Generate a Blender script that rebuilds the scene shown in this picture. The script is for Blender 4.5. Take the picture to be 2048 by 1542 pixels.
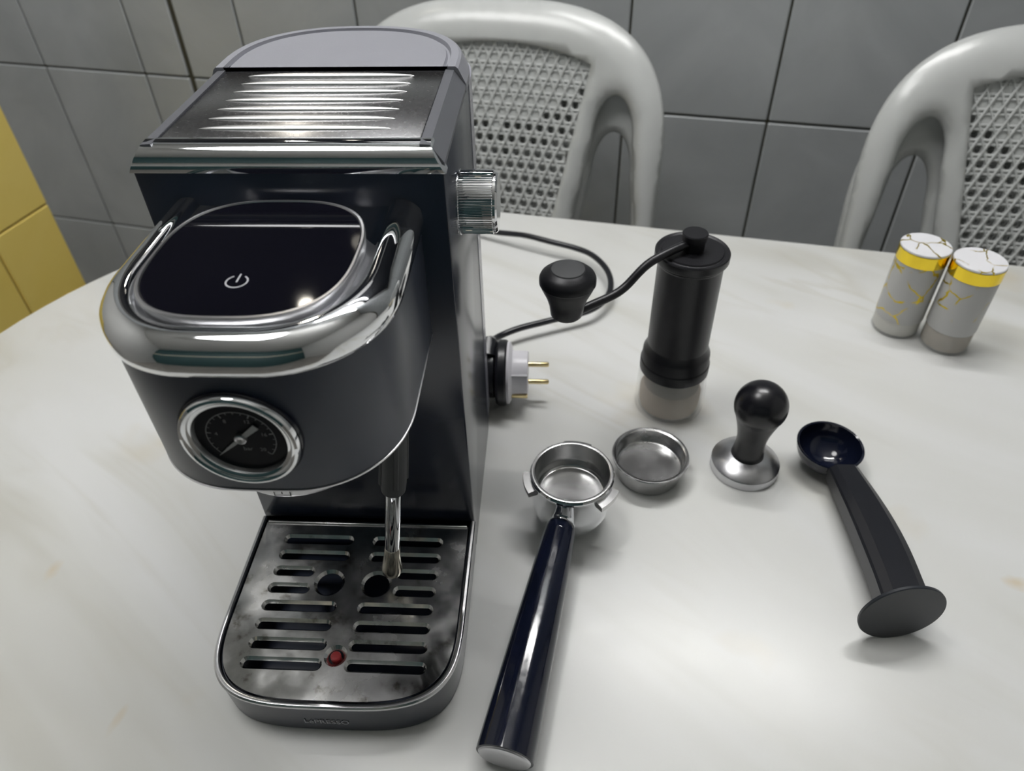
import bpy, bmesh, math, random
from mathutils import Vector, Matrix
from mathutils.geometry import delaunay_2d_cdt

for o in list(bpy.data.objects):
    bpy.data.objects.remove(o)
S = bpy.context.scene
COL = S.collection
PI = math.pi

# ------------------------------------------------------------------ camera
FPX, YAW, PITCH, ROLL = 1455.886, 0.066707, 0.720405, -0.027172
CAM = Vector((0.12131, -0.309037, 0.424981))
fw = Vector((-math.sin(YAW) * math.cos(PITCH), math.cos(YAW) * math.cos(PITCH), -math.sin(PITCH)))
rt0 = Vector((math.cos(YAW), math.sin(YAW), 0))
up0 = rt0.cross(fw)
rt = math.cos(ROLL) * rt0 + math.sin(ROLL) * up0
up = -math.sin(ROLL) * rt0 + math.cos(ROLL) * up0
cd = bpy.data.cameras.new('camera')
cam = bpy.data.objects.new('camera', cd)
COL.objects.link(cam)
M = Matrix((rt, up, -fw)).transposed().to_4x4()
M.translation = CAM
cam.matrix_world = M
cd.sensor_fit = 'HORIZONTAL'
cd.sensor_width = 36
cd.lens = FPX * 36 / 2048
cd.clip_start = 0.01
cd.dof.use_dof = True
cd.dof.focus_distance = 0.40
cd.dof.aperture_fstop = 10.0
S.camera = cam

# ------------------------------------------------------------------ world, exposure
w = bpy.data.worlds.new('world')
S.world = w
w.use_nodes = True
w.node_tree.nodes['Background'].inputs[0].default_value = (0.8, 0.9, 1.0, 1)
w.node_tree.nodes['Background'].inputs[1].default_value = 0.1
S.view_settings.view_transform = 'Standard'
S.view_settings.look = 'None'
S.view_settings.gamma = 1
S.view_settings.use_curve_mapping = False
S.view_settings.exposure = 0.32
TUBE_POWER = 122.0
FILL_POWER = 10.0
BULB_POWER = 55.0
LAMP_COLOR = (1.0, 0.99, 0.975)

# ------------------------------------------------------------------ material helpers
MATS = {}


def mat(name, col, rough=0.4, metal=0.0, coat=0.0, trans=0.0, ior=1.5, var=0.04, vscale=40.0,
        bump=0.0, bscale=300.0, rvar=0.0, spec=0.5, emit=None, estr=0.0, alpha=1.0, aniso=0.0):
    m = bpy.data.materials.new(name)
    m.use_nodes = True
    nt = m.node_tree
    b = nt.nodes['Principled BSDF']
    b.inputs['Roughness'].default_value = rough
    b.inputs['Metallic'].default_value = metal
    b.inputs['Coat Weight'].default_value = coat
    b.inputs['Coat Roughness'].default_value = 0.08
    b.inputs['Transmission Weight'].default_value = trans
    b.inputs['IOR'].default_value = ior
    b.inputs['Specular IOR Level'].default_value = spec
    b.inputs['Alpha'].default_value = alpha
    b.inputs['Anisotropic'].default_value = aniso
    tc = nt.nodes.new('ShaderNodeTexCoord')
    nz = nt.nodes.new('ShaderNodeTexNoise')
    nz.inputs['Scale'].default_value = vscale
    nz.inputs['Detail'].default_value = 4
    nt.links.new(tc.outputs['Object'], nz.inputs['Vector'])
    mx = nt.nodes.new('ShaderNodeMix')
    mx.data_type = 'RGBA'
    lo = [max(0, c * (1 - var)) for c in col]
    hi = [min(1, c * (1 + var)) for c in col]
    mx.inputs[6].default_value = (*lo, 1)
    mx.inputs[7].default_value = (*hi, 1)
    nt.links.new(nz.outputs['Fac'], mx.inputs[0])
    nt.links.new(mx.outputs[2], b.inputs['Base Color'])
    if rvar > 0:
        mr = nt.nodes.new('ShaderNodeMapRange')
        mr.inputs['From Min'].default_value = 0.3
        mr.inputs['From Max'].default_value = 0.7
        mr.inputs['To Min'].default_value = max(0.0, rough - rvar)
        mr.inputs['To Max'].default_value = rough + rvar
        nt.links.new(nz.outputs['Fac'], mr.inputs['Value'])
        nt.links.new(mr.outputs[0], b.inputs['Roughness'])
    if bump > 0:
        n2 = nt.nodes.new('ShaderNodeTexNoise')
        n2.inputs['Scale'].default_value = bscale
        nt.links.new(tc.outputs['Object'], n2.inputs['Vector'])
        bp = nt.nodes.new('ShaderNodeBump')
        bp.inputs['Strength'].default_value = bump
        bp.inputs['Distance'].default_value = 0.001
        nt.links.new(n2.outputs['Fac'], bp.inputs['Height'])
        nt.links.new(bp.outputs[0], b.inputs['Normal'])
    if emit:
        b.inputs['Emission Color'].default_value = (*emit, 1)
        b.inputs['Emission Strength'].default_value = estr
    MATS[name] = m
    return m


def N(nt, kind, **kw):
    n = nt.nodes.new('ShaderNode' + kind)
    for k, v in kw.items():
        if k in n.inputs:
            n.inputs[k].default_value = v
        else:
            setattr(n, k, v)
    return n


def ramp(nt, stops):
    r = nt.nodes.new('ShaderNodeValToRGB')
    cr = r.color_ramp
    while len(cr.elements) < len(stops):
        cr.elements.new(0.5)
    for e, (p, c) in zip(cr.elements, stops):
        e.position = p
        e.color = (*c, 1) if len(c) == 3 else c
    return r


# dried coffee stains on the table top: centre, size (table coordinates), strength
STAINS = [(-0.2118, -0.0724, 0.013, 0.018, 0.55), (0.4281, 0.0706, 0.020, 0.013, 0.55), (-0.1004, -0.1493, 0.006, 0.02, 0.3)]


def marble_table():
    m = mat('table_marble', (0.7, 0.7, 0.68), 0.27, spec=0.5)
    nt = m.node_tree
    b = nt.nodes['Principled BSDF']
    tc = N(nt, 'TexCoord')
    m0 = N(nt, 'Mapping')
    m0.inputs['Rotation'].default_value = (0, 0, 0.42)
    nt.links.new(tc.outputs['Object'], m0.inputs[0])
    mp = N(nt, 'Mapping')
    mp.inputs['Scale'].default_value = (1.0, 4.2, 1)
    nt.links.new(m0.outputs[0], mp.inputs[0])
    n1 = N(nt, 'TexNoise', Scale=2.6, Detail=3.0, Roughness=0.4, Distortion=0.9)
    nt.links.new(mp.outputs[0], n1.inputs['Vector'])
    r1 = ramp(nt, [(0.28, (0.575, 0.57, 0.525)), (0.45, (0.675, 0.68, 0.66)), (0.65, (0.715, 0.722, 0.718))])
    nt.links.new(n1.outputs['Fac'], r1.inputs[0])
    # thin veins
    n2 = N(nt, 'TexNoise', Scale=3.0, Detail=3.0, Roughness=0.45, Distortion=1.4)
    nt.links.new(mp.outputs[0], n2.inputs['Vector'])
    r2 = ramp(nt, [(0.43, (0, 0, 0)), (0.5, (0.8, 0.8, 0.8)), (0.57, (0, 0, 0))])
    nt.links.new(n2.outputs['Fac'], r2.inputs[0])
    n3 = N(nt, 'TexNoise', Scale=6.0, Detail=2.0)
    nt.links.new(tc.outputs['Object'], n3.inputs['Vector'])
    r3 = ramp(nt, [(0.45, (0, 0, 0)), (0.75, (0.55, 0.55, 0.55))])
    nt.links.new(n3.outputs['Fac'], r3.inputs[0])
    mu = N(nt, 'Math', operation='MULTIPLY')
    nt.links.new(r2.outputs[0], mu.inputs[0])
    nt.links.new(r3.outputs[0], mu.inputs[1])
    mx = N(nt, 'Mix', data_type='RGBA')
    nt.links.new(mu.outputs[0], mx.inputs[0])
    nt.links.new(r1.outputs[0], mx.inputs[6])
    mx.inputs[7].default_value = (0.52, 0.50, 0.42, 1)
    # small yellowish stains
    n4 = N(nt, 'TexNoise', Scale=9.0, Detail=3.0)
    nt.links.new(tc.outputs['Object'], n4.inputs['Vector'])
    r4 = ramp(nt, [(0.66, (0, 0, 0)), (0.82, (0.5, 0.5, 0.5))])
    nt.links.new(n4.outputs['Fac'], r4.inputs[0])
    m2 = N(nt, 'Mix', data_type='RGBA')
    nt.links.new(r4.outputs[0], m2.inputs[0])
    nt.links.new(mx.outputs[2], m2.inputs[6])
    m2.inputs[7].default_value = (0.60, 0.50, 0.30, 1)
    last = m2
    nd = N(nt, 'TexNoise', Scale=45.0, Detail=3.0)
    nt.links.new(tc.outputs['Object'], nd.inputs['Vector'])
    for (sx, sy, rx, ry, k) in STAINS:
        q = N(nt, 'Mapping')
        q.inputs['Location'].default_value = (-sx / rx, -sy / ry, 0)
        q.inputs['Scale'].default_value = (1 / rx, 1 / ry, 0)
        nt.links.new(tc.outputs['Object'], q.inputs[0])
        ln = N(nt, 'VectorMath', operation='LENGTH')
        nt.links.new(q.outputs[0], ln.inputs[0])
        ad = N(nt, 'Math', operation='ADD')
        nt.links.new(ln.outputs['Value'], ad.inputs[0])
        nt.links.new(nd.outputs['Fac'], ad.inputs[1])
        rr = ramp(nt, [(0.55, (k, k, k)), (1.0, (0, 0, 0))])
        nt.links.new(ad.outputs[0], rr.inputs[0])
        m3 = N(nt, 'Mix', data_type='RGBA')
        nt.links.new(rr.outputs[0], m3.inputs[0])
        nt.links.new(last.outputs[2], m3.inputs[6])
        m3.inputs[7].default_value = (0.60, 0.47, 0.27, 1)
        last = m3
    nt.links.new(last.outputs[2], b.inputs['Base Color'])
    # roughness: faint scuffs
    n5 = N(nt, 'TexNoise', Scale=55.0, Detail=5.0)
    nt.links.new(tc.outputs['Object'], n5.inputs['Vector'])
    mr = N(nt, 'MapRange')
    mr.inputs['From Min'].default_value = 0.35
    mr.inputs['From Max'].default_value = 0.7
    mr.inputs['To Min'].default_value = 0.283
    mr.inputs['To Max'].default_value = 0.31
    nt.links.new(n5.outputs['Fac'], mr.inputs['Value'])
    nt.links.new(mr.outputs[0], b.inputs['Roughness'])
    return m


def tile_mat(name, dark, light, rough=0.25, scale=6.0):
    m = mat(name, light, rough)
    nt = m.node_tree
    b = nt.nodes['Principled BSDF']
    tc = N(nt, 'TexCoord')
    oi = N(nt, 'ObjectInfo')
    ad = N(nt, 'VectorMath', operation='ADD')
    sc = N(nt, 'VectorMath', operation='SCALE')
    cx = N(nt, 'CombineXYZ')
    nt.links.new(oi.outputs['Random'], cx.inputs[0])
    nt.links.new(oi.outputs['Random'], cx.inputs[2])
    nt.links.new(cx.outputs[0], sc.inputs[0])
    sc.inputs['Scale'].default_value = 37.0
    nt.links.new(tc.outputs['Object'], ad.inputs[0])
    nt.links.new(sc.outputs[0], ad.inputs[1])
    n1 = N(nt, 'TexNoise', Scale=scale, Detail=6.0, Roughness=0.55, Distortion=0.8)
    nt.links.new(ad.outputs[0], n1.inputs['Vector'])
    r = ramp(nt, [(0.3, dark), (0.65, light)])
    nt.links.new(n1.outputs['Fac'], r.inputs[0])
    nt.links.new(r.outputs[0], b.inputs['Base Color'])
    return m


def gold_vein(name, base, scale, thick=0.02):
    m = mat(name, base, 0.35)
    nt = m.node_tree
    b = nt.nodes['Principled BSDF']
    tc = N(nt, 'TexCoord')
    oi = N(nt, 'ObjectInfo')
    cx = N(nt, 'CombineXYZ')
    nt.links.new(oi.outputs['Random'], cx.inputs[0])
    nt.links.new(oi.outputs['Random'], cx.inputs[1])
    ad = N(nt, 'VectorMath', operation='ADD')
    nt.links.new(tc.outputs['Object'], ad.inputs[0])
    nt.links.new(cx.outputs[0], ad.inputs[1])
    ns = N(nt, 'TexNoise', Scale=60.0, Detail=3.0)
    nt.links.new(ad.outputs[0], ns.inputs['Vector'])
    sc = N(nt, 'VectorMath', operation='SCALE')
    sc.inputs['Scale'].default_value = 0.012
    nt.links.new(ns.outputs['Color'], sc.inputs[0])
    ad2 = N(nt, 'VectorMath', operation='ADD')
    nt.links.new(ad.outputs[0], ad2.inputs[0])
    nt.links.new(sc.outputs[0], ad2.inputs[1])
    vo = N(nt, 'TexVoronoi', feature='DISTANCE_TO_EDGE', Scale=scale)
    nt.links.new(ad2.outputs[0], vo.inputs['Vector'])
    r = ramp(nt, [(0.0, (1, 1, 1)), (thick, (1, 1, 1)), (thick * 1.6, (0, 0, 0))])
    nt.links.new(vo.outputs['Distance'], r.inputs[0])
    n2 = N(nt, 'TexNoise', Scale=45.0, Detail=2.0)
    nt.links.new(ad.outputs[0], n2.inputs['Vector'])
    r2 = ramp(nt, [(0.44, (0, 0, 0)), (0.52, (1, 1, 1))])
    nt.links.new(n2.outputs['Fac'], r2.inputs[0])
    mu = N(nt, 'Math', operation='MULTIPLY')
    nt.links.new(r.outputs[0], mu.inputs[0])
    nt.links.new(r2.outputs[0], mu.inputs[1])
    mx = N(nt, 'Mix', data_type='RGBA')
    nt.links.new(mu.outputs[0], mx.inputs[0])
    mx.inputs[6].default_value = (*base, 1)
    mx.inputs[7].default_value = (0.60, 0.45, 0.04, 1)
    nt.links.new(mx.outputs[2], b.inputs['Base Color'])
    nt.links.new(mu.outputs[0], b.inputs['Metallic'])
    return m


def stained_steel(name):
    m = mat(name, (0.62, 0.62, 0.60), 0.14, 1.0)
    nt = m.node_tree
    b = nt.nodes['Principled BSDF']
    tc = N(nt, 'TexCoord')
    n1 = N(nt, 'TexNoise', Scale=70.0, Detail=8.0, Roughness=0.65)
    nt.links.new(tc.outputs['Object'], n1.inputs['Vector'])
    r = ramp(nt, [(0.32, (0.26, 0.245, 0.22)), (0.43, (0.58, 0.58, 0.57)), (0.6, (0.70, 0.70, 0.70))])
    nt.links.new(n1.outputs['Fac'], r.inputs[0])
    nt.links.new(r.outputs[0], b.inputs['Base Color'])
    n2 = N(nt, 'TexNoise', Scale=28.0, Detail=6.0)
    nt.links.new(tc.outputs['Object'], n2.inputs['Vector'])
    mr = N(nt, 'MapRange')
    mr.inputs['From Min'].default_value = 0.35
    mr.inputs['From Max'].default_value = 0.65
    mr.inputs['To Min'].default_value = 0.06
    mr.inputs['To Max'].default_value = 0.31
    nt.links.new(n2.outputs['Fac'], mr.inputs['Value'])
    nt.links.new(mr.outputs[0], b.inputs['Roughness'])
    return m


TABLE = marble_table()
TILE = tile_mat('grey_tile', (0.43, 0.455, 0.47), (0.53, 0.555, 0.57), 0.30)
YTILE = tile_mat('yellow_tile', (0.88, 0.66, 0.14), (0.95, 0.75, 0.22), 0.35, 3.0)
GROUT = mat('grout', (0.085, 0.08, 0.055), 0.9)
GROUTY = mat('grout_yellow', (0.42, 0.33, 0.10), 0.9)
PLASTER = mat('plaster_white', (0.62, 0.62, 0.60), 0.8, vscale=3)
TEAL = mat('teal_paint', (0.035, 0.085, 0.088), 0.5, vscale=3)
CREAM = mat('cream_trim', (0.72, 0.66, 0.52), 0.5)
FLOORM = tile_mat('floor_tile', (0.30, 0.28, 0.25), (0.38, 0.36, 0.33), 0.35, 4.0)
PLASTIC = mat('white_plastic', (0.50, 0.515, 0.51), 0.24, bump=0.04, bscale=500)
SLATE = mat('slate_paint', (0.019, 0.025, 0.043), 0.21, spec=0.85, bump=0.015, bscale=2500)
HEADP = mat('head_paint', (0.026, 0.034, 0.056), 0.36, spec=0.5, bump=0.03, bscale=2500)
TOPGREY = mat('top_grey_paint', (0.17, 0.175, 0.195), 0.36, metal=0.35)
LIDGREY = mat('lid_grey_plastic', (0.29, 0.295, 0.33), 0.42, bump=0.05, bscale=1500)
LIDDARK = mat('lid_groove_grey', (0.10, 0.10, 0.115), 0.6)
CHROME = mat('chrome', (0.80, 0.81, 0.83), 0.04, 1.0, var=0.01)
STEEL = mat('brushed_steel', (0.60, 0.60, 0.60), 0.24, 1.0, rvar=0.05)
PLATE = mat('plate_steel', (0.42, 0.42, 0.43), 0.26, 1.0, rvar=0.02, vscale=500, var=0.06)
RIDGE = mat('ridge_steel', (0.88, 0.88, 0.89), 0.30, 1.0)
GRATE = stained_steel('drip_grate_steel')
GLASSB = mat('black_glass', (0.004, 0.004, 0.007), 0.04, spec=0.16, rvar=0.01, vscale=40)
SATIN = mat('satin_chrome', (0.72, 0.72, 0.73), 0.20, 1.0)
SILVER = mat('satin_silver', (0.62, 0.62, 0.64), 0.30, 1.0)
ICON = mat('icon_grey', (0.50, 0.50, 0.53), 0.5)
BLACK = mat('black_plastic', (0.009, 0.010, 0.014), 0.30, var=0.1)
BLACKG = mat('black_gloss', (0.005, 0.007, 0.018), 0.12, var=0.1, rvar=0.04, vscale=250)
BLACKM = mat('black_anodised', (0.014, 0.014, 0.017), 0.36, metal=0.3)
RUBBER = mat('grey_rubber', (0.040, 0.042, 0.045), 0.6)
DARKIN = mat('dark_inside', (0.012, 0.012, 0.014), 0.5)
RED = mat('red_float', (0.42, 0.03, 0.035), 0.4)
DIAL = mat('dial_black', (0.004, 0.005, 0.009), 0.3, spec=0.15)
NEEDLE = mat('needle_grey', (0.40, 0.41, 0.41), 0.45)
DIALTXT = mat('dial_print', (0.24, 0.24, 0.25), 0.6)
LOGO = mat('logo_print', (0.42, 0.42, 0.44), 0.5)
GLASS = mat('clear_glass', (0.90, 0.92, 0.91), 0.04, ior=1.5, var=0.0, alpha=0.17, spec=1.0)
TANK = mat('smoky_tank', (0.52, 0.52, 0.60), 0.18, trans=0.25, ior=1.3)
WHITEP = mat('white_plug_plastic', (0.78, 0.77, 0.82), 0.3)
BRASS = mat('brass', (0.80, 0.66, 0.36), 0.22, 1.0)
GOLD = mat('gold_band', (0.95, 0.70, 0.06), 0.13, 1.0)
WRAP = gold_vein('marble_wrap', (0.50, 0.50, 0.49), 38.0, 0.022)
LIDTOP = gold_vein('marble_lid', (0.80, 0.80, 0.83), 48.0, 0.018)
SALT = mat('white_salt', (0.66, 0.64, 0.58), 0.8, bump=0.2, bscale=1500)
PEPPER = mat('ground_pepper', (0.32, 0.26, 0.19), 0.9, bump=0.3, bscale=1500)
COFFEE = mat('coffee_dust', (0.47, 0.38, 0.30), 0.9, bump=0.3, bscale=1200)
TUBE = mat('tube_glow', (1, 1, 1), 0.4, emit=LAMP_COLOR, estr=TUBE_POWER)
FILLGLOW = mat('fill_glow', (1, 1, 1), 0.4, emit=LAMP_COLOR, estr=FILL_POWER)
BULB = mat('bulb_glow', (1, 1, 1), 0.4, emit=(1.0, 0.93, 0.80), estr=BULB_POWER)
ALU = mat('window_aluminium', (0.22, 0.22, 0.22), 0.45, 0.6)
NIGHT = mat('dark_window_pane', (0.004, 0.005, 0.008), 0.05)
FIX = mat('fixture_white', (0.75, 0.75, 0.74), 0.5)


# ------------------------------------------------------------------ mesh helpers
def obj(name, verts, faces, m, parent=None, ang=35, flat=False):
    me = bpy.data.meshes.new(name)
    me.from_pydata([tuple(v) for v in verts], [], faces)
    bm = bmesh.new()
    bm.from_mesh(me)
    bmesh.ops.remove_doubles(bm, verts=bm.verts, dist=1e-7)
    bmesh.ops.recalc_face_normals(bm, faces=bm.faces)
    bm.to_mesh(me)
    bm.free()
    if not flat:
        me.shade_smooth()
        me.set_sharp_from_angle(angle=math.radians(ang))
    if m:
        me.materials.append(m)
    o = bpy.data.objects.new(name, me)
    COL.objects.link(o)
    if parent:
        o.parent = parent
    return o


def empty(name, loc, label, cat, rz=0, group=None):
    o = bpy.data.objects.new(name, None)
    COL.objects.link(o)
    o.empty_display_size = 0.02
    o.location = loc
    o.rotation_euler = (0, 0, rz)
    tag(o, label, cat, group)
    return o


def tag(o, label=None, cat=None, group=None, kind=None):
    if label:
        o['label'] = label
    if cat:
        o['category'] = cat
    if group:
        o['group'] = group
    if kind:
        o['kind'] = kind
    return o


def copy_tree(o, parent=None):
    c = o.copy()
    COL.objects.link(c)
    c.parent = parent
    for ch in list(o.children):
        copy_tree(ch, c)
    return c


def lathe(profile, n=48, center=(0, 0), axis='z'):
    V, F = [], []
    idx = []
    for r, z in profile:
        if r < 1e-9:
            idx.append([len(V)])
            V.append((0, 0, z))
        else:
            idx.append(list(range(len(V), len(V) + n)))
            for k in range(n):
                a = 2 * PI * k / n
                V.append((r * math.cos(a), r * math.sin(a), z))
    for A, B in zip(idx, idx[1:]):
        for k in range(n):
            k2 = (k + 1) % n
            if len(A) == 1 and len(B) == 1:
                continue
            if len(A) == 1:
                F.append((A[0], B[k], B[k2]))
            elif len(B) == 1:
                F.append((A[k], A[k2], B[0]))
            else:
                F.append((A[k], A[k2], B[k2], B[k]))
    if axis == 'x':
        V = [(z, x, y) for x, y, z in V]
    elif axis == '-y':
        V = [(x, -z, y) for x, y, z in V]
    return V, F


def loft(rings, cap0=True, cap1=True):
    n = len(rings[0])
    V = [p for r in rings for p in r]
    F = []
    for i in range(len(rings) - 1):
        for k in range(n):
            k2 = (k + 1) % n
            F.append((i * n + k, i * n + k2, (i + 1) * n + k2, (i + 1) * n + k))
    if cap0:
        F.append(tuple(range(n - 1, -1, -1)))
    if cap1:
        b = (len(rings) - 1) * n
        F.append(tuple(range(b, b + n)))
    return V, F


def tube(path, rad, n=16):
    path = [Vector(p) for p in path]
    if not hasattr(rad, '__len__'):
        rad = [rad] * len(path)
    t0 = (path[1] - path[0]).normalized()
    ref = Vector((0, 0, 1)) if abs(t0.z) < 0.9 else Vector((1, 0, 0))
    nrm = t0.cross(ref).normalized()
    rings = []
    for i, p in enumerate(path):
        a = path[max(0, i - 1)]
        b = path[min(len(path) - 1, i + 1)]
        t = (b - a).normalized()
        nrm = (nrm - t * nrm.dot(t)).normalized()
        bn = t.cross(nrm)
        rings.append([p + rad[i] * (math.cos(2 * PI * k / n) * nrm + math.sin(2 * PI * k / n) * bn) for k in range(n)])
    return loft(rings)


def smooth_path(pts, per=8):
    P = [Vector(p) for p in pts]
    out = []
    for i in range(len(P) - 1):
        p0 = P[max(0, i - 1)]
        p1, p2 = P[i], P[i + 1]
        p3 = P[min(len(P) - 1, i + 2)]
        for k in range(per):
            t = k / per
            out.append(0.5 * ((2 * p1) + (p2 - p0) * t + (2 * p0 - 5 * p1 + 4 * p2 - p3) * t * t + (3 * p1 - p0 - 3 * p2 + p3) * t ** 3))
    out.append(P[-1])
    return out


def rbox(x0, x1, y0, y1, z0, z1, bev=0.001, seg=2):
    bm = bmesh.new()
    bmesh.ops.create_cube(bm, size=1)
    for v in bm.verts:
        v.co = Vector(((x0 + x1) / 2 + v.co.x * (x1 - x0), (y0 + y1) / 2 + v.co.y * (y1 - y0), (z0 + z1) / 2 + v.co.z * (z1 - z0)))
    if bev > 0:
        bmesh.ops.bevel(bm, geom=bm.edges[:], offset=bev, segments=seg, affect='EDGES', profile=0.5)
    bm.verts.index_update()
    V = [tuple(v.co) for v in bm.verts]
    F = [tuple(v.index for v in f.verts) for f in bm.faces]
    bm.free()
    return V, F


def join(*parts):
    V, F = [], []
    for v, f in parts:
        b = len(V)
        V += list(v)
        F += [tuple(i + b for i in q) for q in f]
    return V, F


def xf(VF, Mx):
    return [Mx @ Vector(v) for v in VF[0]], VF[1]


def pip(p, poly):
    x, y = p
    ins = False
    n = len(poly)
    j = n - 1
    for i in range(n):
        xi, yi = poly[i]
        xj, yj = poly[j]
        if (yi > y) != (yj > y) and x < (xj - xi) * (y - yi) / (yj - yi) + xi:
            ins = not ins
        j = i
    return ins


def cdt(outer, holes, extra_loops=(), pts=()):
    V = []
    E = []
    for lp in [outer] + list(holes) + list(extra_loops):
        b = len(V)
        V += [Vector(p) for p in lp]
        E += [(b + i, b + (i + 1) % len(lp)) for i in range(len(lp))]
    V += [Vector(p) for p in pts]
    r = delaunay_2d_cdt(V, E, [], 0, 1e-7)
    vo, fo = r[0], r[2]
    F = []
    for f in fo:
        cx = sum(vo[i][0] for i in f) / len(f)
        cy = sum(vo[i][1] for i in f) / len(f)
        if pip((cx, cy), outer) and not any(pip((cx, cy), h) for h in holes):
            F.append(tuple(f))
    return vo, F


def seg_dist(p, loop, closed=True):
    best = 1e9
    n = len(loop)
    for i in range(n if closed else n - 1):
        ax, ay = loop[i]
        bx, by = loop[(i + 1) % n]
        dx, dy = bx - ax, by - ay
        L = dx * dx + dy * dy
        t = 0 if L == 0 else max(0, min(1, ((p[0] - ax) * dx + (p[1] - ay) * dy) / L))
        d = math.hypot(p[0] - ax - t * dx, p[1] - ay - t * dy)
        if d < best:
            best = d
    return best


def text_vf(body, size, align='CENTER'):
    c = bpy.data.curves.new('lettering', 'FONT')
    c.body = body
    c.size = size
    c.align_x = align
    c.align_y = 'CENTER'
    c.resolution_u = 3
    o = bpy.data.objects.new('lettering', c)
    COL.objects.link(o)
    bpy.context.view_layer.update()
    dg = bpy.context.evaluated_depsgraph_get()
    me = bpy.data.meshes.new_from_object(o.evaluated_get(dg))
    V = [tuple(v.co) for v in me.vertices]
    F = [tuple(p.vertices) for p in me.polygons]
    bpy.data.objects.remove(o)
    bpy.data.curves.remove(c)
    bpy.data.meshes.remove(me)
    return V, F


def se(a, b, n, k=64, cx=0, cy=0, a0=0, a1=2 * PI):
    """superellipse ring"""
    out = []
    for i in range(k):
        t = a0 + (a1 - a0) * i / k
        c, s = math.cos(t), math.sin(t)
        out.append((cx + a * math.copysign(abs(c) ** (2 / n), c), cy + b * math.copysign(abs(s) ** (2 / n), s)))
    return out


# ------------------------------------------------------------------ the room
PSI = -0.2103
RE = Vector((math.cos(PSI), math.sin(PSI), 0))
RN = Vector((-math.sin(PSI), math.cos(PSI), 0))
ROOM = Matrix.Rotation(PSI, 4, 'Z')
FLOOR_Z, CEIL_Z = -0.745, 1.86
WB = 0.7781          # back wall
S0, S1 = -1.55, 1.75
VF0 = -2.1
TW, TH = 0.2, 0.3024
TS, TZ = -0.9385, 0.0264


def room_obj(name, VF, m, parent=None, kind=None):
    o = obj(name, VF[0], VF[1], m, parent)
    if not parent:
        o.matrix_world = ROOM
    if kind:
        o['kind'] = kind
    return o


floor = room_obj('floor', rbox(S0 - .1, S1 + .1, VF0 - .1, WB + .1, FLOOR_Z - .1, FLOOR_Z, 0), FLOORM, kind='structure')
ceiling = room_obj('ceiling', rbox(S0 - .1, S1 + .1, VF0 - .1, WB + .1, CEIL_Z, CEIL_Z + .1, 0), PLASTER, kind='structure')
wall_back = room_obj('wall_back', rbox(S0 - .1, S1 + .1, WB + 0.004, WB + .1, FLOOR_Z, CEIL_Z, 0), GROUT, kind='structure')
wall_right = room_obj('wall_right', rbox(S1, S1 + .1, VF0, WB, FLOOR_Z, CEIL_Z, 0), PLASTER, kind='structure')
wall_far = room_obj('wall_outer', rbox(S0 - .1, S0, VF0, WB, FLOOR_Z, CEIL_Z, 0), PLASTER, kind='structure')
wall_front = room_obj('wall_front', rbox(S0, S1, VF0 - .1, VF0, FLOOR_Z, CEIL_Z, 0), TEAL, kind='structure')
trim = room_obj('trim_1', rbox(S0, S1, VF0, VF0 + .02, 0.75, 0.85, 0.004), CREAM, kind='structure')
wall_left = room_obj('wall_left', rbox(-0.96, -0.839, 0.057, 0.576, FLOOR_Z, 0.13, 0), GROUTY, kind='structure')

tile_cache = {}


def tile(parent, s0, s1, z0, z1, m, plane='back', gap=0.0015):
    wdt, hgt = round(s1 - s0 - 2 * gap, 4), round(z1 - z0 - 2 * gap, 4)
    key = (wdt, hgt, m.name, plane)
    if key not in tile_cache:
        if plane == 'back':
            VF = rbox(-wdt / 2, wdt / 2, -0.0035, 0.0035, -hgt / 2, hgt / 2, 0.0016, 1)
        else:
            VF = rbox(-0.0035, 0.0035, -wdt / 2, wdt / 2, -hgt / 2, hgt / 2, 0.0016, 1)
        o = obj('tile', VF[0], VF[1], m, parent)
        tile_cache[key] = o.data
    else:
        o = bpy.data.objects.new('tile', tile_cache[key])
        COL.objects.link(o)
        o.parent = parent
    mid = (s0 + s1) / 2
    o.location = (mid, WB + .0035, (z0 + z1) / 2) if plane == 'back' else (-0.8385, mid, (z0 + z1) / 2)
    return o


for j in range(-3, 7):
    z0, z1 = TZ + j * TH, TZ + (j + 1) * TH
    z0, z1 = max(z0, FLOOR_Z), min(z1, CEIL_Z)
    if z1 - z0 < 0.03:
        continue
    for k in range(-3, 13):
        s0, s1 = TS + k * TW, TS + (k + 1) * TW
        if z0 > 0.5 and z1 < 1.4 and s1 > -1.0 and s0 < 0.6:
            continue         # behind the window
        if k == 1:           # the column cut in two by a wide dark seam
            tile(wall_back, s0, -0.6545, z0, z1, TILE)
            tile(wall_back, -0.6475, s1, z0, z1, TILE)
        else:
            tile(wall_back, s0, s1, z0, z1, TILE)
for j in range(-3, 8):
    z0, z1 = -0.118 + j * 0.3, -0.118 + (j + 1) * 0.3
    z0, z1 = max(z0, FLOOR_Z), min(z1, 0.13)
    if z1 - z0 < 0.03:
        continue
    tile(wall_left, 0.456, 0.5765, z0, z1, YTILE, 'left')
    for k in range(1, 3):
        tile(wall_left, 0.456 - 0.2 * k, 0.456 - 0.2 * (k - 1), z0, z1, YTILE, 'left')

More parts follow.
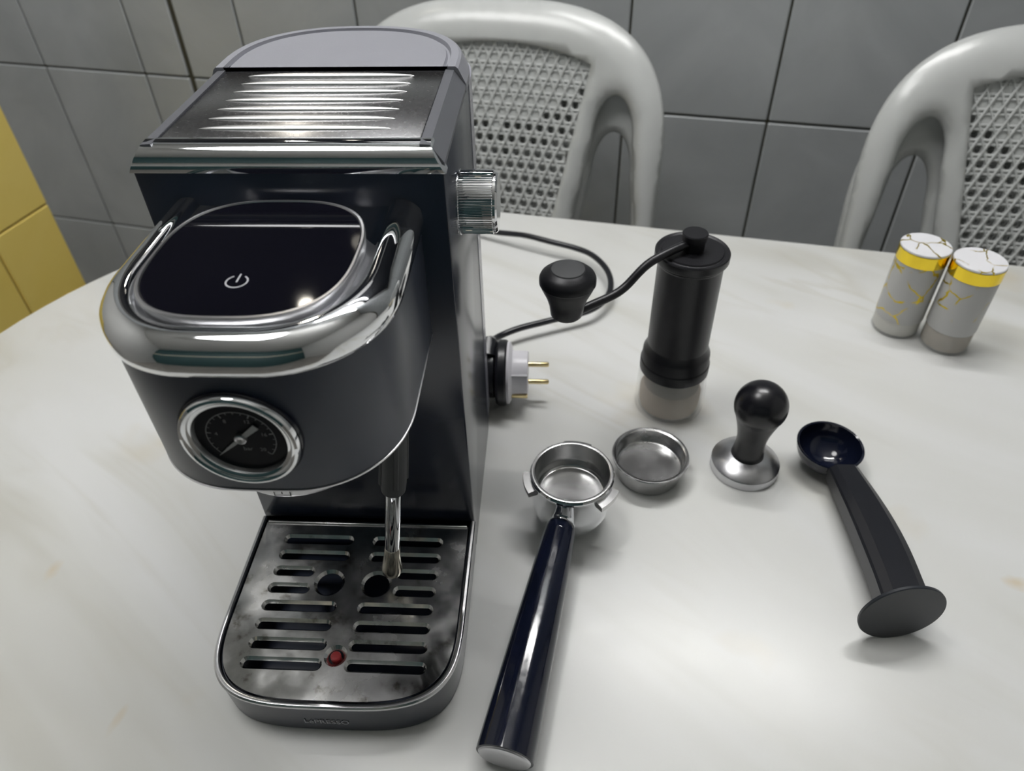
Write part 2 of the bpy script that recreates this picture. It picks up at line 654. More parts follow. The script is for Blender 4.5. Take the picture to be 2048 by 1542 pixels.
# window above the tiles, dark outside
WS0, WS1, WZ0, WZ1 = -1.0, 0.62, 0.60, 1.38
win = room_obj('window_1', rbox(WS0, WS1, WB - 0.004, WB + 0.002, WZ0, WZ1, 0), NIGHT, kind='structure')
for (a_, b_, c_, d_) in ((WS0 - .03, WS1 + .03, WZ0 - .03, WZ0), (WS0 - .03, WS1 + .03, WZ1, WZ1 + .03), (WS0 - .03, WS0, WZ0, WZ1), (WS1, WS1 + .03, WZ0, WZ1), (-0.205, -0.175, WZ0, WZ1)):
    obj('window_frame', *rbox(a_, b_, WB - 0.03, WB - 0.001, c_, d_, 0.003), ALU, win)

# suspended batten with a bare tube, hung in front of the back wall over the table edge
LS, LV, LZ, LHALF = 0.16, 0.60, 1.50, 0.42
lamp = empty('tube_lamp', ROOM @ Vector((LS, LV, LZ)), 'white batten tube lamp hung on two rods above the table edge', 'lamp', PSI)
obj('batten', *rbox(-LHALF - .04, LHALF + .04, -0.03, 0.03, 0.035, 0.065, 0.004), FIX, lamp)
for sgn in (-1, 1):
    obj('lamp_holder', *rbox(sgn * (LHALF + .01) - .01, sgn * (LHALF + .01) + .01, -0.018, 0.018, -0.018, 0.037, 0.004), FIX, lamp)
    obj('rod', *tube([(sgn * 0.3, 0, 0.06), (sgn * 0.3, 0, CEIL_Z - LZ)], 0.005, 10), FIX, lamp)
obj('tube', *tube([(-LHALF, 0, 0), (LHALF, 0, 0)], 0.013, 16), TUBE, lamp)

# bare bulb hanging on a cord, left of the machine
bl = empty('hanging_bulb', ROOM @ Vector((-0.46, 0.66, 0.86)), 'round warm bulb hanging on a cord in front of the window', 'lamp', PSI)
obj('holder', *lathe([(0.0, 0.045), (0.016, 0.045), (0.018, 0.05), (0.018, 0.085), (0.008, 0.095), (0.0, 0.095)], 24), FIX, bl)
bp = [(0.0, -0.014)] + [(0.014 * math.sin(PI * i / 16), -0.014 * math.cos(PI * i / 16)) for i in range(1, 14)] + [(0.010, 0.046)]
obj('bulb', *lathe(bp, 32), BULB, bl)
obj('hanging_cord', *tube([(0, 0, 0.09), (0, 0, CEIL_Z - 0.86)], 0.003, 8), FIX, bl)

# added fill lamp under the ceiling, out of view: lifts wall and softens shadows
flamp = empty('fill_lamp', ROOM @ Vector((-0.50, 0.05, CEIL_Z - 0.07)), 'added round fill lamp under the ceiling, out of view', 'lamp', PSI)
obj('lamp_base', *lathe([(0.0, 0.069), (0.33, 0.069), (0.335, 0.03), (0.32, 0.02), (0.0, 0.02)], 48), FIX, flamp)
obj('diffuser', *lathe([(0.0, 0.0), (0.18, 0.002), (0.28, 0.009), (0.315, 0.019)], 48), FILLGLOW, flamp)

# ------------------------------------------------------------------ table
PT = -0.2
TR = Matrix.Rotation(PT, 4, 'Z')
tab = empty('dining_table', (0, 0, FLOOR_Z), 'white marble-patterned oval dining table carrying the coffee gear', 'table', PT)


def stadium(R, sL, sR, v, k=48):
    out = []
    for i in range(k + 1):
        a = -PI / 2 + PI * i / k
        out.append((sR + R * math.cos(a), v + R * math.sin(a)))
    for i in range(k + 1):
        a = PI / 2 + PI * i / k
        out.append((sL + R * math.cos(a), v + R * math.sin(a)))
    return out


TC = 0.097


def tab_ring(ins, z):
    return [(x, y, z - FLOOR_Z) for x, y in stadium(0.400 - ins, -0.065, 0.80, TC)]


obj('table_top', *loft([tab_ring(0.004, -0.026), tab_ring(0, -0.022), tab_ring(0, -0.003), tab_ring(0.001, -0.0008), tab_ring(0.003, 0)]), TABLE, tab)
obj('apron', *loft([tab_ring(0.10, -0.09), tab_ring(0.10, -0.026)], True, False), PLASTIC, tab)
for sx, sy in ((-0.2, -0.18), (-0.2, 0.26), (0.95, -0.18), (0.95, 0.26)):
    obj('leg', *tube([(sx, sy, -0.026 - FLOOR_Z - 0.03), (sx, sy, 0)], [0.028, 0.022], 20), PLASTIC, tab)

# ------------------------------------------------------------------ plastic chairs
HF = -FLOOR_Z         # chair heights are stored relative to the floor; table top is at HF


def c_lean(z):         # z relative to table top
    return 0.594 + 0.37 * z if z > -0.1 else 0.557 + 0.25 * (z + 0.1)


def c_bow(x):
    return -0.55 * x * x


Zc, Ac, Bc = 0.016, 0.2175, 0.175
outer = []
for i in range(61):
    t = PI * i / 60
    c, s = math.cos(t), math.sin(t)
    outer.append((Ac * math.copysign(abs(c) ** (2 / 2.9), c), Zc + Bc * abs(s) ** (2 / 2.9)))
ZB = -0.27
outer += [(-0.218, -0.05), (-0.214, -0.12), (-0.205, -0.20), (-0.19, ZB)]
outer += [(-0.15 + 0.30 * i / 10, ZB) for i in range(11)]
outer += [(0.19, ZB), (0.205, -0.20), (0.214, -0.12), (0.218, -0.05)]


def pan_half(z):
    return 0.119 - 0.0335 * (0.138 - z) / 0.18 * 1.02


def pan_top(x):
    return 0.150 - 0.016 * (x / 0.115) ** 2


panel = []
for i in range(25):
    x = 0.118 - 0.236 * i / 24
    panel.append((x, pan_top(x)))
PZB = -0.18
for z in (0.10, 0.06, 0.02, -0.02, -0.06, -0.10, -0.14, PZB):
    panel.append((-pan_half(z), z))
for z in (PZB, -0.14, -0.10, -0.06, -0.02, 0.02, 0.06, 0.10):
    panel.append((pan_half(z), z))


def hole_loop(sgn, grow=0.0):
    R, L = [], []
    # centre line and half width as functions of z
    top = 0.100 + grow
    zs = [top - (top - 0.05) * (1 - math.cos(PI / 2 * i / 8)) for i in range(9)]
    zs += [0.02, -0.01, -0.04, -0.08, -0.12, -0.15 - grow]
    pts_r, pts_l = [], []
    for z in zs:
        cxn = 0.152 + 0.045 * min(0, (z - 0.10)) * -0.12
        hw = 0.0255 + grow + (0.05 - z) * 0.155 if z < 0.05 else (0.0255 + grow) * math.sqrt(max(0, 1 - ((z - 0.05) / (top - 0.05)) ** 2))
        pts_r.append((sgn * (cxn + hw), z))
        if hw > 1e-6:
            pts_l.append((sgn * (cxn - hw), z))
    return pts_r + pts_l[::-1]


holes = [hole_loop(1), hole_loop(-1)]


def c_surf(p, off=0.0):
    x, z = p
    y = c_lean(z) + c_bow(x)
    d = seg_dist(p, outer)
    if d < 0.03:
        y += 0.020 * (1 - d / 0.03) ** 2
    for h in holes:
        d = seg_dist(p, h)
        if d < 0.016:
            y += 0.012 * (1 - d / 0.016) ** 2
    return (x, y + off, z + HF)


grid = []
ext_loops = []
gx = -0.21
step = 0.0105
for i in range(41):
    for j in range(45):
        p = (-0.21 + i * step, ZB + 0.004 + j * step)
        if pip(p, outer) and not pip(p, panel) and not any(pip(p, h) for h in holes):
            if seg_dist(p, outer) > 0.004 and seg_dist(p, panel) > 0.004 and all(seg_dist(p, h) > 0.004 for h in holes):
                grid.append(p)


def inset_outer(t):
    return [(x * (1 - t / 0.2175), Zc + (z - Zc) * (1 - t / 0.175)) if z > Zc else (x * (1 - t / 0.2175), max(z, ZB + t)) for x, z in outer]


grid += [p for t in (0.003, 0.007, 0.012) for p in inset_outer(t)]
for sgn in (1, -1):
    for g in (0.003, 0.007):
        grid += [p for p in hole_loop(sgn, g) if p[1] > -0.14]

# chair frames of the reference chair hang under an Empty at its base
GROUPC = 'white plastic chairs in two stacks behind the table'
chair = empty('plastic_chair', (0, 0, FLOOR_Z), 'temp', 'chair', PT, GROUPC)
vo, fo = cdt(outer, [panel] + holes, pts=grid)
V = [c_surf(p) for p in vo]
bo = obj('backrest', V, fo, PLASTIC, chair, ang=60)
# all normals to face the sitter (-y)
me = bo.data
if sum(p.normal.y for p in me.polygons) > 0:
    me.flip_normals()
sm = bo.modifiers.new('thickness', 'SOLIDIFY')
sm.thickness = 0.0045
sm.offset = -1

# woven cane panel: perforated sheet plus raised strands (one moulded part)
WV, WF = [], []
PX, PR = 0.0146, 0.0150


def w_pt(x, z, off=0.0):
    return (x, c_lean(z) + c_bow(x) + 0.006 + off, z + HF)


def strand(p0, p1, r, off):
    (x0, z0), (x1, z1) = p0, p1
    L = math.hypot(x1 - x0, z1 - z0)
    nx, nz = -(z1 - z0) / L * r, (x1 - x0) / L * r
    b = len(WV)
    for (x, z) in (p0, p1):
        WV.append(w_pt(x + nx, z + nz, off + 0.0002))
        WV.append(w_pt(x + nx * .5, z + nz * .5, off - r * 0.8))
        WV.append(w_pt(x - nx * .5, z - nz * .5, off - r * 0.8))
        WV.append(w_pt(x - nx, z - nz, off + 0.0002))
    for k in range(3):
        WF.append((b + k, b + k + 1, b + 5 + k, b + 4 + k))
    WF.append((b, b + 1, b + 2, b + 3))
    WF.append((b + 4, b + 5, b + 6, b + 7))


row = 0
z = 0.146
while z > PZB:
    half = pan_half(z)
    offx = 0.5 * PX * (row % 2)
    ncol = int(half / PX) + 1
    for k in range(-ncol, ncol + 1):
        x = k * PX + offx
        if abs(x) > half + PX * 0.3 or z > pan_top(x) + PR * 0.3:
            continue
        b = len(WV)
        for q in range(8):       # hole
            a = 2 * PI * (q + .5) / 8
            WV.append(w_pt(x + 0.0041 * math.cos(a), z + 0.0044 * math.sin(a), 0.0))
        hx, hz = PX / 2, PR / 2
        if z > 0.055 + 0.05 * (abs(x) / 0.11) ** 1.6:      # blind holes in the upper middle
            WF.append(tuple(range(b, b + 8)))
        for (ux, uz) in ((1, .45), (.45, 1), (-.45, 1), (-1, .45), (-1, -.45), (-.45, -1), (.45, -1), (1, -.45)):
            WV.append(w_pt(x + hx * ux, z + hz * uz, 0.0))
        for q in range(8):
            WF.append((b + q, b + 8 + q, b + 8 + (q + 1) % 8, b + (q + 1) % 8))
        for (ux, uz, o1, o2) in ((1, 1, 0, 1), (-1, 1, 2, 3), (-1, -1, 4, 5), (1, -1, 6, 7)):
            b2 = len(WV)
            WV.append(w_pt(x + hx * ux, z + hz * uz, 0.0))
            WF.append((b + 8 + o1, b2, b + 8 + o2))
        # strands around this hole
        strand((x - hx, z + hz - 0.0022), (x + hx, z + hz - 0.0022), 0.0013, -0.0004)
        strand((x - hx, z - hz + 0.0022), (x + hx, z - hz + 0.0022), 0.0013, -0.0004)
        strand((x - hx * 1.5, z + hz), (x - hx * 0.5, z - hz), 0.0014, -0.0011)
        strand((x - hx * 0.5, z + hz * 1), (x - hx * 1.5, z - hz), 0.0014, -0.0016)
    row += 1
    z -= PR
wo = obj('woven_panel', WV, WF, PLASTIC, chair, flat=True)
wo['kind'] = 'stuff'
# flange closing the step between the frame and the woven panel
ring0 = [(c_surf(p)[0], c_surf(p)[1], c_surf(p)[2]) for p in panel]
ring1 = [w_pt(p[0] * .99, p[1] - 0.001, 0.003) for p in panel]
fl = obj('panel_border', *loft([ring0, ring1], False, False), PLASTIC, chair)
# seat and legs, under the table
seat_z = 0.43
sr = []
for dz, ins in ((0.0, 0.012), (-0.012, 0.0), (-0.03, 0.0)):
    sr.append([(x, 0.345 + y, seat_z + dz + (0.012 if y < 0 else 0) * abs(y) / 0.22) for x, y in se(0.215 - ins, 0.215 - ins, 4, 48)])
obj('seat', *loft(sr[::-1]), PLASTIC, chair)
for sx in (-1, 1):
    obj('leg', *tube([(sx * 0.185, 0.16, seat_z - .012), (sx * 0.20, 0.14, 0.2), (sx * 0.215, 0.12, 0.0)], [0.026, 0.022, 0.018], 14), PLASTIC, chair)
    obj('leg', *tube([(sx * 0.185, 0.53, seat_z - .012), (sx * 0.20, 0.57, 0.2), (sx * 0.21, 0.60, 0.0)], [0.026, 0.022, 0.018], 14), PLASTIC, chair)

C1, C2 = -0.077, 0.583
DROP, BACK = 0.050, 0.012
spots = [
    (C1, 0.0, 0.0, 'upper white plastic chair of the stack behind the coffee machine'),
    (C1, BACK, -DROP, 'lower white plastic chair of the stack behind the coffee machine'),
    (C2, 0.0, 0.0, 'upper white plastic chair of the stack behind the two spice jars'),
    (C2, BACK, -DROP, 'lower white plastic chair of the stack behind the two spice jars'),
]
for i, (cs, cv, cz, lab) in enumerate(spots):
    o = chair if i == 0 else copy_tree(chair)
    p = TR @ Vector((cs, cv, 0))
    o.location = (p.x, p.y, FLOOR_Z + cz + DROP)
    o['label'] = lab
# reference heights were measured on the upper chairs: lower everything so the lower chair stands on the floor
for o in [x for x in bpy.data.objects if x.name.startswith('plastic_chair')]:
    for ch in o.children:
        if ch.name.startswith(('backrest', 'woven_panel', 'panel_border')):
            ch.location.z = -DROP

# ------------------------------------------------------------------ espresso machine
mach = empty('espresso_machine', (0, 0, 0), 'dark grey espresso machine with chrome trim, pressure gauge and drip tray', 'coffee machine')
W2 = 0.0725
# column body
obj('body', *rbox(-W2, W2, 0.0, 0.119, 0.0015, 0.2815, 0.0012), SLATE, mach)
# top cover: frame with chamfered shoulders


def top_ring(y, hw, z, lo=False):
    return [(-hw, y, z), (hw, y, z)]


tv = []
tf = []
for y in (0.004, 0.112):
    tv += [(-W2, y, 0.2812), (-W2, y, 0.2835), (-0.0665, y, 0.2920), (-0.0618, y, 0.2923), (-0.0618, y, 0.2905), (0.0618, y, 0.2905), (0.0618, y, 0.2923), (0.0665, y, 0.2920), (W2, y, 0.2835), (W2, y, 0.2812)]
for k in range(9):
    tf.append((k, k + 1, 11 + k, 10 + k))
tf.append(tuple(range(10)))
tf.append(tuple(range(10, 20)))
obj('top_cover', tv, tf, TOPGREY, mach)
# warming plate with seven pressed ridges
pl = obj('warming_plate', *rbox(-0.0612, 0.0612, 0.0131, 0.1035, 0.2903, 0.2916, 0.0006), PLATE, mach)
for k in range(7):
    y = 0.0235 + k * 0.01215
    rings = []
    for i in range(41):
        t = -1 + 2 * i / 40
        sx = max(0.0, 1 - abs(t) ** 3.5)
        hw = 0.0026 * sx ** 0.8 + 0.00005
        hz = 0.0017 * sx ** 0.7 + 0.00002
        rings.append([(0.0465 * t - 0.0005, y + hw * math.cos(a), 0.2915 + hz * math.sin(a)) for a in [PI * q / 10 for q in range(11)]])
    VF = loft(rings, False, False)
    obj('ridge', VF[0], VF[1], RIDGE, mach, ang=80)
# chrome front trim
prof = [(0.0130, 0.2917), (0.0105, 0.2923), (0.0070, 0.2921), (0.0038, 0.2911), (0.0012, 0.2895), (-0.0004, 0.2876), (-0.0012, 0.2858),
        (-0.0005, 0.2853), (-0.0008, 0.2848), (-0.0016, 0.2842), (-0.0019, 0.2826), (-0.0016, 0.2808), (-0.0004, 0.2803), (0.006, 0.2803)]
tv = []
for y, z in prof:
    hw = 0.0665 + (0.2923 - z) / 0.0120 * 0.0070
    tv.append((-hw, y, z))
    tv.append((hw, y, z))
tf = [(2 * i, 2 * i + 1, 2 * i + 3, 2 * i + 2) for i in range(len(prof) - 1)]
tf.append(tuple(range(0, 2 * len(prof), 2)))
tf.append(tuple(range(1, 2 * len(prof), 2)))
obj('front_trim', tv, tf, CHROME, mach, ang=40)
# rear tank lid (rounded back)


def back_out(ins, k=40, y0=0.1042, a=0.0672, b=0.066, cy=0.1165, n=2.35):
    pts = [(a - ins, y0 + ins * 0)]
    for i in range(k + 1):
        t = PI * i / k
        c, s = math.cos(t), math.sin(t)
        pts.append(((a - ins) * math.copysign(abs(c) ** (2 / n), c), cy + (b - ins) * abs(s) ** (2 / n)))
    pts.append((-(a - ins), y0))
    return pts


def rg(pts, z):
    return [(x, y, z) for x, y in pts]


lid = obj('tank_lid', *loft([rg(back_out(-0.0055), 0.2800), rg(back_out(-0.0055), 0.2842), rg(back_out(-0.0015), 0.2926), rg(back_out(0), 0.2938), rg(back_out(0.0042), 0.2938), rg(back_out(0.005), 0.2915), rg(back_out(0.0062), 0.2915), rg(back_out(0.0072), 0.2930)]), LIDGREY, mach, ang=25)
# water tank forming the rounded back
obj('water_tank', *loft([*[rg(back_out(i_, y0=0.1185, a=0.0727, b=0.064, n=3.2, cy=0.1190), z_) for i_, z_ in ((0.001, 0.012), (0.0, 0.016), (0.0, 0.2795))]]), TANK, mach)
obj('rear_base', *loft([*[rg(back_out(0.001, y0=0.1185, a=0.0727, b=0.064, n=3.2, cy=0.1190), z_) for z_ in (0.0, 0.0118)]]), BLACK, mach)

# head: U-shaped in plan
HA, HFY = 0.0585, -0.111


def headU(ins, z, k=48, yb=0.001):
    a, b = HA - ins, 0.053 - ins
    pts = [(a, yb, z)]
    x0 = 0.010
    for i in range(k + 1):
        t = PI * i / k
        c, s = math.cos(t), math.sin(t)
        n = 2.15
        x = math.copysign((a - x0) * abs(c) ** (2 / n) + x0 * min(1, abs(c) * 8), c)
        pts.append((x, -0.058 - b * abs(s) ** (2 / n), z))
    pts.append((-a, yb, z))
    return pts


obj('head_body', *loft([headU(0.0015, 0.1888), headU(0.0003, 0.1893), headU(0, 0.1903), headU(-0.0004, 0.2535), headU(0.001, 0.2545)]), HEADP, mach)
obj('head_edge', *loft([headU(0.0060, 0.1878), headU(0.0006, 0.1878), headU(-0.0003, 0.1884), headU(-0.0003, 0.1892), headU(0.0012, 0.1896)], True, False), SILVER, mach)
obj('chrome_lip', *loft([headU(0.0008, 0.2532), headU(-0.0014, 0.2533), headU(-0.0019, 0.2537), headU(-0.0021, 0.2565), headU(-0.0019, 0.2595), headU(-0.0014, 0.2622), headU(0.0004, 0.2647), headU(0.0028, 0.2667), headU(0.0058, 0.2679),
                          headU(0.0088, 0.2681), headU(0.0108, 0.2676), headU(0.0119, 0.2664), headU(0.0124, 0.2648), headU(0.0132, 0.2640), headU(0.02, 0.2637)]), CHROME, mach, ang=50)


def glass_ring(ins, z):
    return [(x, y, z) for x, y in se(0.0432 - ins, 0.0462 - ins, 2.75, 96, 0, -0.0535)]


pan = obj('touch_panel', *loft([glass_ring(0.0016, 0.2638), glass_ring(0.0016, 0.2703), glass_ring(0.0020, 0.2706)]), GLASSB, mach, ang=12)
obj('panel_rim', *loft([glass_ring(0.0006, 0.2638), glass_ring(0.0, 0.2690), glass_ring(0.0, 0.2705), glass_ring(0.0004, 0.2709), glass_ring(0.0013, 0.2709), glass_ring(0.0016, 0.2703)], False, False), SILVER, mach)
# power symbol: broken ring plus bar
pv, pf = [], []
R0, R1 = 0.0039, 0.0045
a0, a1 = PI / 2 + 0.55, PI / 2 + 2 * PI - 0.55
for i in range(41):
    a = a0 + (a1 - a0) * i / 40
    for r in (R0, R1):
        pv.append((r * math.cos(a), r * math.sin(a) * 1.0, 0))
for i in range(40):
    pf.append((2 * i, 2 * i + 1, 2 * i + 3, 2 * i + 2))
b = len(pv)
pv += [(-0.0003, -0.0005, 0), (0.0003, -0.0005, 0), (0.0003, 0.0054, 0), (-0.0003, 0.0054, 0)]
pf.append((b, b + 1, b + 2, b + 3))
obj('power_symbol', [(x - 0.0006, y - 0.0750, 0.27065) for x, y, z in pv], pf, ICON, pan, flat=True)

# pressure gauge on the head front (axis towards -y)
GZ, GY = 0.2212, -0.1105
gau = obj('pressure_gauge', *xf(lathe([(0.0, -0.002), (0.0245, -0.002), (0.0248, 0.0012), (0.0243, 0.0022)], 64, axis='-y'), Matrix.Translation((0, GY, GZ))), BLACKG, mach)
obj('bezel', *xf(lathe([(0.0240, 0.0012), (0.0240, 0.0030), (0.0233, 0.0044), (0.0221, 0.0048), (0.0210, 0.0044), (0.0205, 0.0038), (0.0199, 0.0037), (0.0190, 0.0032), (0.0184, 0.0018), (0.0182, -0.0015)], 72, axis='-y'), Matrix.Translation((0, GY, GZ))), CHROME, gau)
FY = GY + 0.0008
obj('dial', *xf(lathe([(0.0, 0.0), (0.0183, 0.0)], 48, axis='-y'), Matrix.Translation((0, FY - 0.0016, GZ))), DIAL, gau)
FY -= 0.0018


def on_dial(VF, dx, dz, rot=0.0, lift=0.0):
    c, s = math.cos(rot), math.sin(rot)
    return [(dx + x * c - y * s, FY - lift, GZ + dz + x * s + y * c) for x, y, z in VF[0]], VF[1]


ang = math.atan2(-0.0097, -0.0112)
nv = [(0.0150, 0.0), (0.006, 0.0007), (0.0, 0.0009), (-0.0100, 0.0014), (-0.0100, -0.0014), (0.0, -0.0009), (0.006, -0.0007)]
nn = len(nv)
nd = [(x, y, 0) for x, y in nv]
c_, s_ = math.cos(ang), math.sin(ang)
NV = [(x * c_ - y * s_, FY - 0.0008, GZ + x * s_ + y * c_) for x, y, z in nd] + [(x * c_ - y * s_, FY - 0.0004, GZ + x * s_ + y * c_) for x, y, z in nd]
NF = [tuple(range(nn)), tuple(range(2 * nn - 1, nn - 1, -1))] + [(i, (i + 1) % nn, nn + (i + 1) % nn, nn + i) for i in range(nn)]
obj('needle', NV, NF, NEEDLE, gau, flat=True)
obj('needle_hub', *xf(lathe([(0.0024, 0.0), (0.0024, 0.0014), (0.0019, 0.0016), (0.0016, 0.0013), (0.0005, 0.0013), (0.0, 0.0010)], 32, axis='-y'), Matrix.Translation((0, FY, GZ))), SILVER, gau)
parts = []
for i in range(21):
    a = math.radians(222 - 264 * i / 20)
    big = i % 4 == 0
    r0, r1, hw = (0.0118, 0.0136, 0.00026) if big else (0.0126, 0.0136, 0.00014)
    q = [(r0, -hw, 0), (r1, -hw, 0), (r1, hw, 0), (r0, hw, 0)]
    parts.append(([(x * math.cos(a) - y * math.sin(a), x * math.sin(a) + y * math.cos(a), 0) for x, y, z in q], [(0, 1, 2, 3)]))
arcv, arcf = [], []
for i in range(49):
    a = math.radians(222 - 264 * i / 48)
    for r in (0.0136, 0.0140):
        arcv.append((r * math.cos(a), r * math.sin(a), 0))
for i in range(48):
    arcf.append((2 * i, 2 * i + 1, 2 * i + 3, 2 * i + 2))
parts.append((arcv, arcf))
obj('dial_scale', *on_dial(join(*parts), 0, 0), DIALTXT, gau, flat=True)
nums = []
for i, t in enumerate(('0', '4', '8', '12', '16', '20')):
    a = math.radians(222 - 264 * i / 5)
    v, f = text_vf(t, 0.0026)
    nums.append(([(x + 0.0098 * math.cos(a), y + 0.0098 * math.sin(a), 0) for x, y, z in v], f))
v, f = text_vf('bar', 0.0030)
nums.append(([(x + 0.0012, y - 0.0062, 0) for x, y, z in v], f))
obj('dial_numbers', *on_dial(join(*nums), 0, 0), DIALTXT, gau, flat=True)

# brew group below the head, with its small lock mark
grp = obj('brew_group', *xf(lathe([(0.0, 0.1895), (0.0378, 0.1895), (0.0385, 0.1680), (0.0377, 0.1660), (0.031, 0.1657), (0.030, 0.175), (0.0, 0.176)], 64), Matrix.Translation((0, -0.0575, 0))), SILVER, mach)
parts = []
for (x0, x1, z0, z1) in ((-0.004, 0.004, 0.1675, 0.1680), (-0.004, -0.0035, 0.1675, 0.1715), (0.0035, 0.004, 0.1675, 0.1715), (-0.0003, 0.0003, 0.1690, 0.1712)):
    q = []
    for x in (x0, x1):
        for z in (z0, z1):
            q.append((x, -0.0575 - math.sqrt(0.0388 ** 2 - x * x), z))
    parts.append((q, [(0, 1, 3, 2)]))
obj('lock_mark', *join(*parts), BLACK, grp, flat=True)

# steam wand
wt = Vector((0.0440, -0.047, 0.172))
wb = Vector((0.0262, -0.0505, 0.041))
wd = (wb - wt)


def wp(t):
    return tuple(wt + wd * t)


wand = obj('steam_wand', *tube([wp(0.0), wp(0.86)], [0.0045, 0.0045], 24), CHROME, mach)
obj('wand_grip', *tube([wp(0.04), wp(0.06), wp(0.14), wp(0.36), wp(0.41), wp(0.425)], [0.0052, 0.0060, 0.0066, 0.0072, 0.0068, 0.0050], 24), RUBBER, wand)
for k in range(4):
    a = 2 * PI * k / 4 - 1.2
    off = Vector((0.0068 * math.cos(a), 0.0068 * math.sin(a), 0))
    obj('grip_rib', *tube([tuple(Vector(wp(0.10)) + off * .92), tuple(Vector(wp(0.36)) + off * 1.02)], [0.0014, 0.0014], 8), RUBBER, wand)
TIPM = mat('tip_steel', (0.62, 0.58, 0.50), 0.2, 1.0)
obj('wand_tip', *tube([wp(0.80), wp(0.802), wp(0.86), wp(0.95), wp(0.985), wp(1.0)], [0.0046, 0.0047, 0.0050, 0.0064, 0.0058, 0.0036], 24), TIPM, wand)

# ribbed steam knob on the right side
KY, KZ = 0.0450, 0.2430
NR = 72
rings = []
for (x, r, rib) in ((0.0722, 0.0172, 0), (0.0731, 0.0172, 0), (0.0733, 0.0163, 0), (0.0736, 0.0166, 1), (0.0905, 0.0166, 1), (0.0909, 0.0160, 0), (0.0922, 0.0160, 0), (0.0932, 0.0150, 0)):
    ring = []
    for k in range(NR * 4):
        a = 2 * PI * k / (NR * 4)
        rr = r
        if rib and not (0.98 * PI / 2 - 0.16 < a < PI / 2 + 0.18):
            rr = r - (0.00065 if (k % 4) in (2, 3) else 0.0)
        ring.append((x, KY + rr * math.cos(a), KZ + rr * math.sin(a)))
    rings.append(ring)
knob = obj('steam_knob', *loft(rings), CHROME, mach, ang=25)
obj('knob_pointer', *rbox(0.0737, 0.0912, KY - 0.0022, KY + 0.0022, KZ + 0.0150, KZ + 0.0178, 0.0005), CHROME, knob)

# drip tray
def tray_out(ins, z, k=72):
    """rounded-front tray outline, back edge flush with the column"""
    a = 0.0735 - ins
    pts = [(a, -0.0008, z)]
    for i in range(k + 1):
        t = PI * i / k
        c, s = math.cos(t), math.sin(t)
        n = 3.6
        pts.append((math.copysign(a * abs(c) ** (2 / n), c), -0.068 - (0.0635 - ins) * abs(s) ** (2 / n) + 0.0, z))
    pts.append((-a, -0.0008, z))
    return pts


tray = obj('drip_tray', *loft([tray_out(0.003, 0.0), tray_out(0.0012, 0.0015), tray_out(0.0004, 0.027), tray_out(0.004, 0.0272), tray_out(0.0045, 0.008)], True, True), SLATE, mach)
obj('tray_rim', *loft([tray_out(0.0004, 0.0270), tray_out(-0.0001, 0.0283), tray_out(0.0000, 0.0298), tray_out(0.0008, 0.0307), tray_out(0.0022, 0.0308), tray_out(0.0032, 0.0302), tray_out(0.0036, 0.0285), tray_out(0.0037, 0.0268)], False, False), SATIN, tray)
# grate with pressed slots and holes
g_out = [(x, y) for x, y, z in tray_out(0.0046, 0)]
g_out = [(x, min(y, -0.0055)) for x, y in g_out]
slots = []


def slot(xa, xb, y, r):
    pts = []
    for i in range(9):
        t = -PI / 2 + PI * i / 8
        pts.append((xb - r + r * math.cos(t), y + r * math.sin(t)))
    for i in range(9):
        t = PI / 2 + PI * i / 8
        pts.append((xa + r + r * math.cos(t), y + r * math.sin(t)))
    return pts


def circ(x, y, r, k=28):
    return [(x + r * math.cos(2 * PI * i / k), y + r * math.sin(2 * PI * i / k)) for i in range(k)]


loops_in, loops_out = [], []
for i in range(8):
    y = -0.0188 - i * 0.01248
    for sgn in (-1, 1):
        xa, xb = (0.0068, 0.0530)
        if i in (2, 3):
            xa = 0.0266
        if i == 7:
            xb = 0.0540
        A, B = (xa, xb) if sgn > 0 else (-xb, -xa)
        loops_in.append(slot(A + 0.0012, B - 0.0012, y, 0.0023))
        loops_out.append(slot(A - 0.0004, B + 0.0004, y, 0.0039))
for sgn in (-1, 1):
    loops_in.append(circ(sgn * 0.0150, -0.0515, 0.0080))
    loops_out.append(circ(sgn * 0.0150, -0.0515, 0.0097))
loops_in.append(circ(0.0003, -0.1003, 0.0045))
loops_out.append(circ(0.0003, -0.1003, 0.0068))
extra = []
for i in range(15):
    for j in range(13):
        p = (-0.063 + i * 0.009, -0.124 + j * 0.0095)
        if pip(p, g_out) and seg_dist(p, g_out) > 0.003 and not any(pip(p, l) or seg_dist(p, l) < 0.0012 for l in loops_out):
            extra.append(p)
vo, fo = cdt(g_out, loops_in, loops_out, extra)
GZT = 0.0298
gv = []
for p in vo:
    zz = GZT
    q = (p[0], p[1])
    if any(seg_dist(q, l) < 1e-5 for l in loops_in):
        zz = GZT - 0.0019
    gv.append((p[0], p[1], zz))
gr = obj('drip_grate', gv, fo, GRATE, tray, flat=True)
if sum(p.normal.z for p in gr.data.polygons) < 0:
    gr.data.flip_normals()
sm = gr.modifiers.new('thickness', 'SOLIDIFY')
sm.thickness = 0.0007
sm.offset = -1
# turned-up rear lip of the grate
obj('grate_lip', *rbox(-0.0680, 0.0680, -0.0062, -0.0046, 0.0285, 0.0312, 0.0005), STEEL, tray)
obj('float', *xf(lathe([(0.0, 0.0302), (0.0026, 0.0300), (0.0031, 0.0293), (0.0031, 0.012), (0.0, 0.012)], 24), Matrix.Translation((0.0003, -0.1003, 0))), RED, tray)
# lettering on the tray front, following its curve
v, f = text_vf('LéPRESSO', 0.0062)


def tray_y(x):
    a, b, n = 0.0727, 0.0627, 3.6
    return -0.068 - b * (1 - (abs(x) / a) ** n) ** (1 / n)


